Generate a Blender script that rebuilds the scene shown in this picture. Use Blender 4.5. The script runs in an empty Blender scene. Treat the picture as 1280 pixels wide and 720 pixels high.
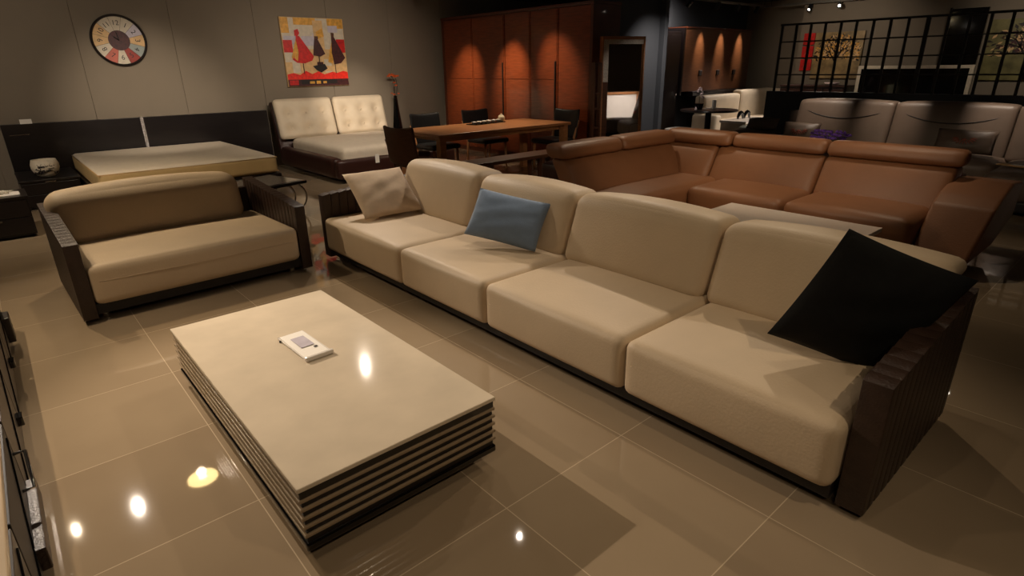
import bpy, bmesh, math, random
from mathutils import Vector, Matrix, Euler
random.seed(7)
C = bpy.context.scene
COL = C.collection
PI = math.pi

# ------------------------------------------------------------------ camera, world, exposure
cam_data = bpy.data.cameras.new('camera')
cam = bpy.data.objects.new('camera', cam_data); COL.objects.link(cam)
yaw, pitch, roll = 0.7161, 0.3663, -0.0155
f = Vector((math.sin(yaw)*math.cos(pitch), math.cos(yaw)*math.cos(pitch), -math.sin(pitch)))
r = Vector((math.cos(yaw), -math.sin(yaw), 0)); u = r.cross(f)
r2 = r*math.cos(roll) + u*math.sin(roll); u2 = -r*math.sin(roll) + u*math.cos(roll)
cam.matrix_world = Matrix(((r2.x, u2.x, -f.x, -0.4114), (r2.y, u2.y, -f.y, -0.6184), (r2.z, u2.z, -f.z, 1.4825), (0, 0, 0, 1)))
cam_data.sensor_width = 36; cam_data.lens = 721.1/1280*36
cam_data.clip_start = 0.02; cam_data.clip_end = 100
C.camera = cam
w = bpy.data.worlds.new('world'); C.world = w; w.use_nodes = True
w.node_tree.nodes['Background'].inputs[0].default_value = (0.02, 0.017, 0.014, 1)
w.node_tree.nodes['Background'].inputs[1].default_value = 0.3
C.view_settings.view_transform = 'Standard'; C.view_settings.look = 'None'
C.view_settings.gamma = 1; C.view_settings.use_curve_mapping = False
C.view_settings.exposure = 0.08
WARM = (1.0, 0.79, 0.55); NEUTRAL = (1.0, 0.84, 0.68); COOL = (1.0, 0.86, 0.76)
ENERGY = 1.0

# ------------------------------------------------------------------ materials
def lin(c):
    return tuple(((v/255)/12.92 if v/255 <= .04045 else ((v/255+.055)/1.055)**2.4) for v in c)
def mat(name, rgb, rough=.5, metal=0, spec=.5, var=.08, vscale=8, bump=0, bscale=60, coat=0, sheen=0, stretch=(1, 1, 1)):
    m = bpy.data.materials.new(name); m.use_nodes = True
    n = m.node_tree.nodes; l = m.node_tree.links; b = n['Principled BSDF']
    c = lin(rgb)
    tc = n.new('ShaderNodeTexCoord'); mp = n.new('ShaderNodeMapping'); mp.inputs['Scale'].default_value = stretch
    l.new(tc.outputs['Object'], mp.inputs[0])
    nz = n.new('ShaderNodeTexNoise'); nz.inputs['Scale'].default_value = vscale; nz.inputs['Detail'].default_value = 4
    l.new(mp.outputs[0], nz.inputs['Vector'])
    rp = n.new('ShaderNodeValToRGB')
    rp.color_ramp.elements[0].position = .3; rp.color_ramp.elements[1].position = .7
    rp.color_ramp.elements[0].color = tuple(v*(1-var) for v in c)+(1,)
    rp.color_ramp.elements[1].color = tuple(min(1, v*(1+var)) for v in c)+(1,)
    l.new(nz.outputs['Fac'], rp.inputs[0]); l.new(rp.outputs[0], b.inputs['Base Color'])
    b.inputs['Roughness'].default_value = rough; b.inputs['Metallic'].default_value = metal
    b.inputs['Specular IOR Level'].default_value = spec
    if coat: b.inputs['Coat Weight'].default_value = coat; b.inputs['Coat Roughness'].default_value = .05
    if sheen: b.inputs['Sheen Weight'].default_value = sheen
    if bump:
        n2 = n.new('ShaderNodeTexNoise'); n2.inputs['Scale'].default_value = bscale; n2.inputs['Detail'].default_value = 3
        l.new(mp.outputs[0], n2.inputs['Vector'])
        bp = n.new('ShaderNodeBump'); bp.inputs['Strength'].default_value = bump; bp.inputs['Distance'].default_value = .01
        l.new(n2.outputs['Fac'], bp.inputs['Height']); l.new(bp.outputs[0], b.inputs['Normal'])
    return m
def emit(name, rgb, s):
    m = bpy.data.materials.new(name); m.use_nodes = True
    b = m.node_tree.nodes['Principled BSDF']; b.inputs['Base Color'].default_value = (.8, .8, .8, 1)
    b.inputs['Emission Color'].default_value = tuple(rgb)+(1,); b.inputs['Emission Strength'].default_value = s
    return m
MT = {}
MT['cream'] = mat('cream_leather', (202, 180, 150), .55, spec=.4, var=.035, vscale=5, bump=.12, bscale=90)
MT['cream_far'] = mat('cream_upholstery', (214, 198, 172), .6, var=.04, bump=.1, bscale=60)
MT['weave'] = mat('woven_brown_leather', (52, 36, 27), .42, spec=.5, var=.2, vscale=20, bump=.25, bscale=120)
MT['dark'] = mat('black_brown_base', (22, 17, 15), .5, var=.1)
MT['chrome'] = mat('polished_chrome', (205, 205, 205), .12, metal=1, var=.03)
MT['stone'] = mat('beige_marble', (214, 198, 174), .09, spec=.5, var=.07, vscale=5)
MT['stone_edge'] = mat('stone_slat', (150, 130, 104), .2, var=.06, vscale=12, coat=.3)
MT['gloss_black'] = mat('gloss_black_lacquer', (10, 9, 9), .08, var=.05, coat=.5)
MT['slatgap'] = mat('dark_gloss_brown', (20, 14, 10), .4, var=.1)
MT['pil_beige'] = mat('beige_cotton', (216, 192, 164), .85, spec=.2, var=.04, vscale=30, bump=.2, bscale=250, sheen=.2)
MT['pil_blue'] = mat('blue_cotton', (120, 138, 162), .85, spec=.2, var=.04, vscale=30, bump=.2, bscale=250, sheen=.15)
MT['pil_black'] = mat('black_cotton', (19, 19, 18), .8, spec=.2, var=.1, vscale=30, bump=.2, bscale=250)
MT['brown'] = mat('tan_brown_leather', (132, 88, 58), .5, spec=.45, var=.06, vscale=5, bump=.1, bscale=80)
MT['grey'] = mat('taupe_grey_leather', (104, 88, 76), .45, spec=.4, var=.06, bump=.1, bscale=60)
MT['wall'] = mat('grey_wall_paint', (134, 123, 107), .8, spec=.2, var=.03, vscale=2, bump=.05)
MT['wall_dark'] = mat('blue_grey_wall_paint', (88, 92, 98), .8, spec=.2, var=.03, vscale=2)
MT['ceiling'] = mat('dark_ceiling', (46, 42, 40), .9, var=.05)
MT['black_wood'] = mat('black_oak', (20, 14, 14), .3, var=.3, vscale=6, stretch=(1, 1, 8), coat=.2)
MT['cherry'] = mat('cherry_wood', (128, 60, 30), .32, var=.22, vscale=5, stretch=(1, 1, 9), coat=.25)
MT['cherry_dark'] = mat('cherry_wood_frame', (92, 46, 26), .35, var=.2, vscale=5, stretch=(1, 8, 1), coat=.2)
MT['panel_wood'] = mat('brown_panel_wood', (98, 62, 40), .4, var=.2, vscale=5, stretch=(1, 1, 9), coat=.2)
MT['oak'] = mat('warm_oak', (172, 118, 76), .35, var=.2, vscale=6, stretch=(1, 9, 6), coat=.15)
MT['walnut'] = mat('brown_walnut', (88, 54, 36), .4, var=.2, vscale=6, stretch=(1, 9, 6))
MT['brown_dark'] = mat('dark_brown_leather', (56, 30, 24), .4, var=.1, bump=.1)
MT['blackleather'] = mat('black_leather', (20, 20, 21), .45, var=.1, bump=.1)
MT['white'] = mat('white_lacquer', (232, 224, 214), .2, var=.02, coat=.3)
MT['paper'] = mat('white_paper', (240, 234, 224), .7, var=.02)
MT['fabric_white'] = mat('white_mattress_fabric', (226, 212, 190), .8, var=.04, vscale=12, bump=.25, bscale=40)
MT['fabric_side'] = mat('gold_mattress_border', (206, 176, 122), .7, var=.05)
MT['red'] = mat('red_paint', (196, 24, 18), .5, var=.25, vscale=20)
MT['redbright'] = mat('bright_red_paint', (230, 40, 20), .5, var=.2, vscale=25)
MT['maroon'] = mat('maroon_paint', (66, 24, 24), .5, var=.4, vscale=30)
MT['ochre'] = mat('ochre_paint', (214, 158, 62), .5, var=.25, vscale=20)
MT['sand'] = mat('sand_paint', (214, 176, 122), .5, var=.12, vscale=20)
MT['offwhite'] = mat('offwhite_paint', (206, 194, 172), .5, var=.1, vscale=18)
MT['lavender'] = mat('lavender_grey_paint', (190, 182, 192), .5, var=.1, vscale=18)
MT['ink'] = mat('dark_ink', (28, 20, 18), .5, var=.1)
MT['greyblue'] = mat('grey_blue_paint', (150, 158, 152), .5, var=.1)
MT['gold'] = mat('gold_green_canvas', (150, 126, 84), .4, var=.45, vscale=6, coat=.3)
MT['olive'] = mat('olive_canvas', (112, 106, 64), .4, var=.4, vscale=6)
MT['mirror'] = mat('mirror_glass', (225, 225, 225), .02, metal=1, var=.01)
MT['silver'] = mat('silver_mosaic', (200, 192, 176), .35, metal=.0, var=.4, vscale=90)
MT['orange'] = mat('orange_petal', (226, 96, 30), .5, var=.2)
MT['purple'] = mat('purple_petal', (132, 84, 206), .5, var=.2)
MT['pinkwhite'] = mat('pale_pink_petal', (238, 216, 218), .5, var=.08)
MT['green'] = mat('leaf_green', (44, 66, 34), .5, var=.2)
MT['sage'] = mat('sage_grey_leather', (150, 148, 118), .5, var=.06)
MT['steel'] = mat('lattice_black_metal', (26, 27, 29), .45, var=.1)
MT['lattice_wall'] = mat('charcoal_panel', (60, 66, 74), .55, var=.06)
MT['rail'] = mat('grey_rail', (120, 116, 106), .4, var=.05, metal=.3)
MT['crystal'] = mat('crystal_strip', (190, 182, 180), .15, metal=.7, var=.5, vscale=60, bump=.9, bscale=80)
MT['tan_body'] = mat('cream_gloss_lacquer', (214, 190, 158), .2, var=.03, coat=.4)
MT['tv_dark'] = mat('dark_grey_gloss', (46, 40, 35), .18, var=.15, coat=.4)
MT['cab_face'] = mat('dark_brown_cabinet_face', (52, 44, 38), .38, var=.15)
MT['lens'] = emit('lamp_lens', (1, .88, .74), 14)
MT['lens_yellow'] = emit('downlight_reflector_glow', (1, .72, .30), 13)
MT['lens_soft'] = emit('lamp_lens_soft', (1, .86, .68), 12)

def floor_material():
    m = bpy.data.materials.new('polished_beige_tile'); m.use_nodes = True
    n = m.node_tree.nodes; l = m.node_tree.links; b = n['Principled BSDF']
    g = n.new('ShaderNodeNewGeometry'); s = n.new('ShaderNodeSeparateXYZ'); l.new(g.outputs['Position'], s.inputs[0])
    def math_(op, a, bb=None):
        k = n.new('ShaderNodeMath'); k.operation = op
        if hasattr(a, 'is_linked'): l.new(a, k.inputs[0])
        else: k.inputs[0].default_value = a
        if bb is not None:
            if hasattr(bb, 'is_linked'): l.new(bb, k.inputs[1])
            else: k.inputs[1].default_value = bb
        return k.outputs[0]
    ds = []
    cells = []
    for ax in (0, 1):
        v = math_('DIVIDE', s.outputs[ax], .65)
        cells.append(math_('ROUND', math_('ADD', v, .5)))
        ds.append(math_('MULTIPLY', math_('ABSOLUTE', math_('SUBTRACT', v, math_('ROUND', v))), .65))
    d = math_('MINIMUM', ds[0], ds[1])
    gr = math_('LESS_THAN', d, .0018)
    cb = n.new('ShaderNodeCombineXYZ'); l.new(cells[0], cb.inputs[0]); l.new(cells[1], cb.inputs[1])
    wn = n.new('ShaderNodeTexWhiteNoise'); l.new(cb.outputs[0], wn.inputs['Vector'])
    nz = n.new('ShaderNodeTexNoise'); nz.inputs['Scale'].default_value = 2.2; nz.inputs['Detail'].default_value = 5
    l.new(g.outputs['Position'], nz.inputs['Vector'])
    mixv = math_('ADD', math_('MULTIPLY', wn.outputs['Value'], .35), math_('MULTIPLY', nz.outputs['Fac'], .65))
    rp = n.new('ShaderNodeValToRGB')
    a = lin((146, 127, 103)); c = lin((160, 141, 115))
    rp.color_ramp.elements[0].position = .25; rp.color_ramp.elements[1].position = .75
    rp.color_ramp.elements[0].color = a+(1,); rp.color_ramp.elements[1].color = c+(1,)
    l.new(mixv, rp.inputs[0])
    mx = n.new('ShaderNodeMix'); mx.data_type = 'RGBA'
    l.new(gr, mx.inputs['Factor']); l.new(rp.outputs[0], mx.inputs[6]); mx.inputs[7].default_value = lin((196, 176, 148))+(1,)
    l.new(mx.outputs[2], b.inputs['Base Color'])
    b.inputs['Roughness'].default_value = .028; b.inputs['Specular IOR Level'].default_value = .6
    return m
MT['floor'] = floor_material()

# ------------------------------------------------------------------ mesh helpers
def xf(bm, verts, M):
    if M is not None: bmesh.ops.transform(bm, matrix=M, verts=verts)
def box(bm, x0, x1, y0, y1, z0, z1, bev=0, mi=0, M=None, seg=2):
    res = bmesh.ops.create_cube(bm, size=1)
    vs = res['verts']
    for v in vs:
        v.co = Vector((x0+(v.co.x+.5)*(x1-x0), y0+(v.co.y+.5)*(y1-y0), z0+(v.co.z+.5)*(z1-z0)))
    fs = set(f for v in vs for f in v.link_faces)
    if bev:
        es = list(set(e for v in vs for e in v.link_edges))
        o = bmesh.ops.bevel(bm, geom=es, offset=bev, segments=seg, affect='EDGES', profile=.5, material=mi)
        vs = list(set(v for f in o['faces'] for v in f.verts) | set(v for v in vs if v.is_valid))
        fs = set(f for v in vs for f in v.link_faces)
    for f_ in fs: f_.material_index = mi
    xf(bm, vs, M)
    return vs
def cyl(bm, p0, p1, r0, r1=None, seg=20, mi=0, caps=True):
    if r1 is None: r1 = r0
    p0 = Vector(p0); p1 = Vector(p1); d = p1-p0
    q = Vector((0, 0, 1)).rotation_difference(d.normalized())
    res = bmesh.ops.create_cone(bm, cap_ends=caps, segments=seg, radius1=r0, radius2=r1, depth=d.length)
    for v in res['verts']: v.co = q @ v.co + (p0+p1)/2
    for f_ in set(f for v in res['verts'] for f in v.link_faces): f_.material_index = mi
    return res['verts']
def tube(bm, pts, rad, seg=8, closed=False, mi=0):
    pts = [Vector(p) for p in pts]; n = len(pts); rings = []
    prev = None
    for i, p in enumerate(pts):
        if closed: t = (pts[(i+1) % n]-pts[i-1]).normalized()
        else: t = (pts[min(i+1, n-1)]-pts[max(i-1, 0)]).normalized()
        if prev is None:
            a = Vector((0, 0, 1)) if abs(t.z) < .9 else Vector((1, 0, 0))
            nrm = t.cross(a).normalized()
        else: nrm = (prev - t*prev.dot(t)).normalized()
        prev = nrm; bn = t.cross(nrm)
        rr = rad[i] if isinstance(rad, (list, tuple)) else rad
        rings.append([bm.verts.new(p+(nrm*math.cos(2*PI*k/seg)+bn*math.sin(2*PI*k/seg))*rr) for k in range(seg)])
    for i in range(n if closed else n-1):
        A = rings[i]; B = rings[(i+1) % n]
        for k in range(seg):
            f_ = bm.faces.new((A[k], A[(k+1) % seg], B[(k+1) % seg], B[k])); f_.material_index = mi
    if not closed:
        bm.faces.new(rings[0][::-1]).material_index = mi; bm.faces.new(rings[-1]).material_index = mi
def prism(bm, poly, axis, a, b, mi=0):
    """poly: 2-D points; axis: the axis of extrusion ('x','y','z')"""
    def P(p, t):
        return {'x': (t, p[0], p[1]), 'y': (p[0], t, p[1]), 'z': (p[0], p[1], t)}[axis]
    A = [bm.verts.new(P(p, a)) for p in poly]; B = [bm.verts.new(P(p, b)) for p in poly]
    n = len(poly); fs = [bm.faces.new(A), bm.faces.new(B[::-1])]
    for i in range(n): fs.append(bm.faces.new((A[i], B[i], B[(i+1) % n], A[(i+1) % n])))
    for f_ in fs: f_.material_index = mi
    bmesh.ops.recalc_face_normals(bm, faces=fs)
    return A+B
def lathe(bm, prof, c=(0, 0, 0), seg=28, mi=0, caps=True):
    rings = []
    for rr, z in prof:
        rings.append([bm.verts.new((c[0]+rr*math.cos(2*PI*k/seg), c[1]+rr*math.sin(2*PI*k/seg), c[2]+z)) for k in range(seg)])
    for A, B in zip(rings, rings[1:]):
        for k in range(seg): bm.faces.new((A[k], A[(k+1) % seg], B[(k+1) % seg], B[k])).material_index = mi
    if caps: bm.faces.new(rings[0][::-1]).material_index = mi; bm.faces.new(rings[-1]).material_index = mi
def rbox(bm, x0, x1, y0, y1, z0, z1, rad=.05, bulge=(0, 0, 0), n=12, M=None, mi=0, warp=None):
    """soft cushion: subdivided box with round edges and swollen faces"""
    cx, cy, cz = (x0+x1)/2, (y0+y1)/2, (z0+z1)/2
    h = Vector(((x1-x0)/2, (y1-y0)/2, (z1-z0)/2)); rad = min(rad, min(h)*.98)
    key = {}; vs = []
    def t2(i):      # denser sampling near the edges
        t = -1+2*i/n
        return math.copysign(1-(1-abs(t))**1.5, t)
    def V(a, b, c):
        k = (round(a, 5), round(b, 5), round(c, 5))
        if k in key: return key[k]
        p = Vector((a*h.x, b*h.y, c*h.z))
        q = Vector([max(-(h[i]-rad), min(h[i]-rad, p[i])) for i in range(3)])
        d = p-q
        if d.length > 1e-9: p = q+d.normalized()*rad
        bx, by, bz = bulge
        p.x += math.copysign(bx, p.x)*(abs(p.x)/h.x)**4*(1-b*b)*(1-c*c)
        p.y += math.copysign(by, p.y)*(abs(p.y)/h.y)**4*(1-a*a)*(1-c*c)
        p.z += math.copysign(bz, p.z)*(abs(p.z)/h.z)**4*(1-a*a)*(1-b*b)
        if warp: p = warp(p, max(-1, min(1, p.x/h.x)), max(-1, min(1, p.y/h.y)), max(-1, min(1, p.z/h.z)))
        p += Vector((cx, cy, cz))
        v = bm.verts.new(p); key[k] = v; vs.append(v); return v
    for ax in range(3):
        for s in (-1, 1):
            for i in range(n):
                for j in range(n):
                    q = []
                    for (di, dj) in ((0, 0), (1, 0), (1, 1), (0, 1)):
                        a, b = t2(i+di), t2(j+dj)
                        q.append(V(*{0: (s, a, b), 1: (b, s, a), 2: (a, b, s)}[ax]))
                    if s < 0: q.reverse()
                    try: bm.faces.new(q).material_index = mi
                    except ValueError: pass
    xf(bm, vs, M)
    return vs
def pillow(w_, h_, t_, n=18, pinch=.035, seed=0, wrinkle=.004):
    """scatter cushion in the local XZ plane, thickness along Y"""
    bm = bmesh.new(); rnd = random.Random(seed)
    ph = [rnd.uniform(0, 6.28) for _ in range(6)]
    grid = {}
    for s in (-1, 1):
        for i in range(n+1):
            for j in range(n+1):
                a = -1+2*i/n; b = -1+2*j/n
                edge = i in (0, n) or j in (0, n)
                if edge and s == 1: grid[(1, i, j)] = grid[(-1, i, j)]; continue
                x = a*w_/2*(1-pinch*(1-b*b)); z = b*h_/2*(1-pinch*(1-a*a))
                y = s*t_/2*((1-a**2)**.55)*((1-b**2)**.55) if not edge else 0
                if not edge:
                    y += s*wrinkle*(math.sin(7*a+3*b+ph[0])+math.sin(9*b-4*a+ph[1]))*(1-a*a)*(1-b*b)
                    y += s*wrinkle*1.6*math.sin(14*math.atan2(b, a)+ph[2])*(a*a+b*b)*.5*(1-a*a)*(1-b*b)*2
                grid[(s, i, j)] = bm.verts.new((x, y, z))
    for s in (-1, 1):
        for i in range(n):
            for j in range(n):
                q = [grid[(s, i, j)], grid[(s, i+1, j)], grid[(s, i+1, j+1)], grid[(s, i, j+1)]]
                if s > 0: q.reverse()
                bm.faces.new(q)
    return bm
def obj(name, bm, mats, parent=None, smooth=False, loc=None, label=None):
    me = bpy.data.meshes.new(name); bm.to_mesh(me); bm.free()
    for m in (mats if isinstance(mats, (list, tuple)) else [mats]): me.materials.append(MT[m] if isinstance(m, str) else m)
    o = bpy.data.objects.new(name, me); COL.objects.link(o)
    if smooth:
        for p_ in me.polygons: p_.use_smooth = True
        if smooth == 'auto':
            me.set_sharp_from_angle(angle=math.radians(38))
    if parent: o.parent = parent
    if loc: o.location = loc
    if label: o['label'] = label
    return o
def thing(name, label, cat, loc=(0, 0, 0), rotz=0, group=None):
    o = bpy.data.objects.new(name, None); COL.objects.link(o); o.empty_display_size = .1
    o.location = loc; o.rotation_euler = (0, 0, rotz); o['label'] = label; o['category'] = cat
    if group: o['group'] = group
    return o
def tag(o, label, cat, group=None):
    o['label'] = label; o['category'] = cat
    if group: o['group'] = group
    return o
def struct(name, bm, m, label=None):
    o = obj(name, bm, m); o['kind'] = 'structure'
    if label: o['label'] = label
    return o
def copy_tree(o, parent=None):
    c = o.copy(); COL.objects.link(c)
    if parent: c.parent = parent
    for ch in list(o.children): copy_tree(ch, c)
    return c
def one(name, parent, m, *fn, smooth=False, label=None):
    bm = bmesh.new()
    for g in fn: g(bm)
    return obj(name, bm, m, parent, smooth, label=label)
def B(*a, **k): return lambda bm: box(bm, *a, **k)
def CY(*a, **k): return lambda bm: cyl(bm, *a, **k)
def RB(*a, **k): return lambda bm: rbox(bm, *a, **k)
def TU(*a, **k): return lambda bm: tube(bm, *a, **k)
def PR(*a, **k): return lambda bm: prism(bm, *a, **k)
def LA(*a, **k): return lambda bm: lathe(bm, *a, **k)

# ------------------------------------------------------------------ the room
CEIL = 2.75
bm = bmesh.new(); box(bm, -3, 13.3, -4, 9.25, -.1, 0); struct('floor', bm, 'floor')
bm = bmesh.new(); box(bm, -3, 13.3, -4, 9.25, CEIL, CEIL+.1); struct('ceiling', bm, 'ceiling')
bm = bmesh.new()
xs = [-3, -1.55, -.42, .73, 1.87, 3.02, 4.2, 5.35, 6.45, 13.3]
for a, b in zip(xs, xs[1:]): box(bm, a+.002, b-.002, 9.23, 9.25, 0, CEIL, bev=.002, seg=1)
box(bm, -3, 13.3, 9.245, 9.4, 0, CEIL)
struct('wall_back', bm, 'wall')
bm = bmesh.new(); box(bm, -3.15, -3, -4, 9.25, 0, CEIL); struct('wall_left', bm, 'wall')
bm = bmesh.new(); box(bm, -3, 13.3, -4.15, -4, 0, CEIL); struct('wall_front', bm, 'wall')
bm = bmesh.new(); box(bm, 13.3, 13.45, -4, 9.25, 0, CEIL); struct('wall_right', bm, 'wall')
bm = bmesh.new(); box(bm, 7.02, 8.38, 5.6, 5.75, 0, CEIL); box(bm, 8.32, 8.42, 5.5, 5.8, 0, CEIL); struct('wall_partition', bm, 'wall_dark')
bm = bmesh.new(); box(bm, 8.42, 13.3, 6.75, 6.9, 0, CEIL); struct('wall_alcove', bm, 'wall_dark')

# ------------------------------------------------------------------ lamps
def rail(x0, y0, x1, y1, label, z=CEIL):
    t = thing('track_rail', label, 'track rail', (x0, y0, 0), 0, 'ceiling lighting tracks')
    L = math.hypot(x1-x0, y1-y0); a = math.atan2(y1-y0, x1-x0); t.rotation_euler.z = a
    one('channel', t, 'rail', B(0, L, -.018, .018, z-.04, z-.002))
    if z < CEIL-.05:
        for s in (.1, L/2, L-.1): one('suspension_rod', t, 'steel', CY((s, 0, z-.004), (s, 0, CEIL-.002), .005, seg=8))
    return t
def spot(loc, target, energy, angle=50, blend=.6, color=WARM, label='', radius=.012, lens='lens', z=None):
    """a black track head pointing at target, with its own lamp"""
    loc = Vector(loc); d = (Vector(target)-loc).normalized()
    t = thing('track_spotlight', label, 'spotlight', (loc.x, loc.y, loc.z), 0, 'track spotlights')
    q = Vector((0, 0, -1)).rotation_difference(d)
    top = (z if z else CEIL)-.04
    one('mount', t, 'steel', B(-.03, .03, -.015, .015, top-loc.z-.03, top-loc.z), CY((0, 0, .0), (0, 0, top-loc.z-.02), .006, seg=8))
    h = one('lamp_head', t, 'steel', CY((0, 0, .07), (0, 0, -.06), .036, .044, seg=24, caps=False), CY((0, 0, .07), (0, 0, .068), .036, seg=24), smooth='auto')
    h.rotation_mode = 'QUATERNION'; h.rotation_quaternion = q
    e = one('lens', h, lens, CY((0, 0, -.05), (0, 0, -.052), .022, seg=24))
    one('bezel', h, 'steel', CY((0, 0, -.048), (0, 0, -.0495), .042, seg=24))
    ld = bpy.data.lights.new('lamp', 'SPOT'); ld.energy = energy*ENERGY; ld.color = color
    ld.spot_size = math.radians(angle); ld.spot_blend = blend; ld.shadow_soft_size = radius
    lo = bpy.data.objects.new('lamp', ld); COL.objects.link(lo); lo.parent = h; lo.location = (0, 0, -.075)
    return t
Z = 2.6
rail(-2.0, 5.4, 4.6, 5.4, 'grey ceiling track running above the two beds and the small sofa')
rail(2.36, -1.5, 2.36, 5.2, 'grey ceiling track running above the long cream sofa')
rail(-1.0, -2.0, -1.0, 4.0, 'grey ceiling track above the dark cabinet by the left edge')
rail(8.6, 5.9, 12.45, 5.9, 'suspended pale track in front of the wooden panel wall', z=2.6)
rail(12.45, 5.9, 12.45, 0.2, 'suspended pale track turning the corner above the lattice screen', z=2.6)
rail(4.2, 0.3, 4.2, 4.2, 'grey ceiling track above the white coffee table between the sofas')
rail(5.3, 0.5, 5.3, 8.3, 'grey ceiling track running above the brown sofa and dining table')
rail(7.75, 0.3, 7.75, 4.6, 'grey ceiling track above the grey leather sofa')
rail(10.2, .3, 10.2, 4.6, 'grey ceiling track behind the lattice screen')
SP = 'black track spotlight '
spot((2.36, 1.5, Z), (5.3, 1.6, .55), 120, 46, .9, label=SP+'aimed across at the long back of the brown sofa')
spot((2.36, -.6, Z), (4.7, 3.1, .55), 190, 32, .9, label=SP+'aimed across at the corner of the brown sofa')
spot((-.23, 5.4, Z), (.25, 1.7, .3), 600, 40, .9, color=NEUTRAL, label=SP+'aimed at the low stone coffee table')
spot((-.75, 5.4, Z), (.3, 3.4, .2), 115, 85, .8, label=SP+'aimed at the small two-arm cream sofa')
spot((1.0, 5.4, Z), (1.4, 9.2, .95), 330, 38, 1, color=NEUTRAL, label=SP+'aimed at the wall above the black headboard')
spot((-1.5, 5.4, Z), (.1, 8.4, .7), 150, 110, 1, color=NEUTRAL, label=SP+'added as a wide wash for the wall beside the clock')  # extra wall washer, added to raise the dim back wall
spot((2.36, 2.48, Z), (.9, 2.2, .2), 40, 75, .9, color=NEUTRAL, label=SP+'aimed at the aisle between coffee table and long sofa')
spot((2.36, 5.4, Z), (2.2, 3.2, .5), 190, 50, .8, color=NEUTRAL, label=SP+'aimed at the far end of the long cream sofa')
spot((2.36, 0.6, Z), (1.6, .9, .2), 12, 95, .9, label=SP+'aimed at the near seats of the long cream sofa')
spot((3.3, 5.4, Z), (4.5, 9.1, .78), 360, 26, .9, color=NEUTRAL, label=SP+'aimed at the tufted cream headboard')
spot((3.0, 5.4, Z), (3.9, 8.0, .5), 140, 90, .9, color=NEUTRAL, label=SP+'aimed at the mattress of the tufted bed')
spot((4.1, 5.4, Z), (3.9, 9.2, 1.4), 95, 80, .9, color=NEUTRAL, label=SP+'aimed at the painting of dresses')
spot((-1.0, 3.2, Z), (-.7, 2.7, 0), 105, 84, .9, label=SP+'above the aisle beside the left cabinet')
spot((1.1, -1.3, Z), (1.0, .4, 0), 45, 80, .9, label=SP+'added as fill behind the viewer, aimed down at the bare floor')  # unseen lamp added so the near floor does not go dark
spot((-1.0, 0.3, Z), (.4, .9, .1), 20, 110, .9, label=SP+'added as front fill past the coffee table from the left')  # unseen front fill, added from the left side
spot((-1.0, -1.2, Z), (1.5, 1.5, .3), 18, 110, 1, label=SP+'added as fill behind the viewer, over the whole seating group')  # added fill lamp out of view, lifts the general level
spot((4.2, 1.5, Z), (1.9, .9, .4), 75, 70, .8, label=SP+'aimed at the near backs of the long sofa from behind')
spot((4.2, 3.0, Z), (2.0, 2.2, .5), 75, 70, .8, color=NEUTRAL, label=SP+'aimed at the middle backs of the long sofa from behind')
spot((5.3, 7.9, Z), (6.4, 8.35, 1.2), 150, 40, 1, color=WARM, label=SP+'aimed at the left wardrobe doors')
spot((5.3, 6.9, Z), (6.4, 7.1, 1.3), 170, 38, 1, color=WARM, label=SP+'aimed at the middle wardrobe doors')
spot((5.3, 6.45, Z), (6.4, 6.05, 1.4), 90, 40, 1, color=WARM, label=SP+'aimed at the right wardrobe door')
spot((5.3, 6.0, Z), (4.9, 5.8, .7), 130, 80, .9, label=SP+'aimed down at the dining table')
spot((5.3, 3.9, Z), (4.6, 2.6, .5), 70, 80, .9, label=SP+'aimed at the corner of the brown sofa')
spot((5.3, 1.2, Z), (5.0, 1.3, .5), 40, 95, .9, label=SP+'aimed at the long seat of the brown sofa')
spot((7.75, 3.0, Z), (8.32, 2.85, .9), 130, 30, 1, color=NEUTRAL, label=SP+'aimed at the left back of the grey sofa')
spot((7.75, 1.95, Z), (8.32, 1.95, .9), 130, 30, 1, color=NEUTRAL, label=SP+'aimed at the middle seam of the grey sofa')
spot((7.75, 0.9, Z), (8.32, 0.80, .9), 130, 30, 1, color=NEUTRAL, label=SP+'aimed at the right back of the grey sofa')
spot((7.75, 4.4, Z), (8.15, 5.5, 1.2), 90, 75, 1, color=COOL, label=SP+'aimed at the partition wall beside the mirror')
spot((7.75, 3.7, Z), (6.8, 5.1, 1.35), 45, 26, .9, color=COOL, label=SP+'added to brighten the mosaic frame of the floor mirror')  # extra small lamp put in to lighten the mosaic border
for i, x in enumerate((10.55, 11.3, 12.05)):
    spot((x, 5.9, 2.5), (x-.02, 6.2, 1.72), 110, 32, 1, color=WARM, z=2.6,
         label=SP+('shining on the left', 'shining on the middle', 'shining on the right')[i]+' of the wooden wall panel')
spot((12.45, 5.0, 2.5), (11.0, 5.2, .4), 190, 80, .9, color=COOL, z=2.6, label=SP+'aimed at the white box table before the beige sofa')
spot((12.45, 4.45, 2.5), (9.0, 3.0, 1.2), 30, 60, .8, color=NEUTRAL, z=2.6, label=SP+'glowing at the top above the lattice screen')
spot((9.6, 5.9, 2.5), (9.8, 6.7, 1.9), 60, 120, 1, color=COOL, z=2.6, label=SP+'washing the alcove wall beside the partition')
spot((10.2, 4.2, Z), (12.6, 4.3, 1.6), 60, 80, .9, color=NEUTRAL, label=SP+'aimed at the paintings behind the lattice')
spot((10.2, 2.3, Z), (9.9, 4.6, .35), 330, 34, .9, color=COOL, label=SP+'added to brighten the front of the white box table')  # extra lamp put in because the box front rendered dark
spot((10.2, 1.2, Z), (12.6, 1.2, 1.6), 60, 80, .9, color=NEUTRAL, label=SP+'aimed at the large tree painting at right')
spot((8.12, .6, Z), (8.10, -1.1, .5), 380, 34, 1, color=COOL, label=SP+'aimed at the white board that shows in the floor mirror')
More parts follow.
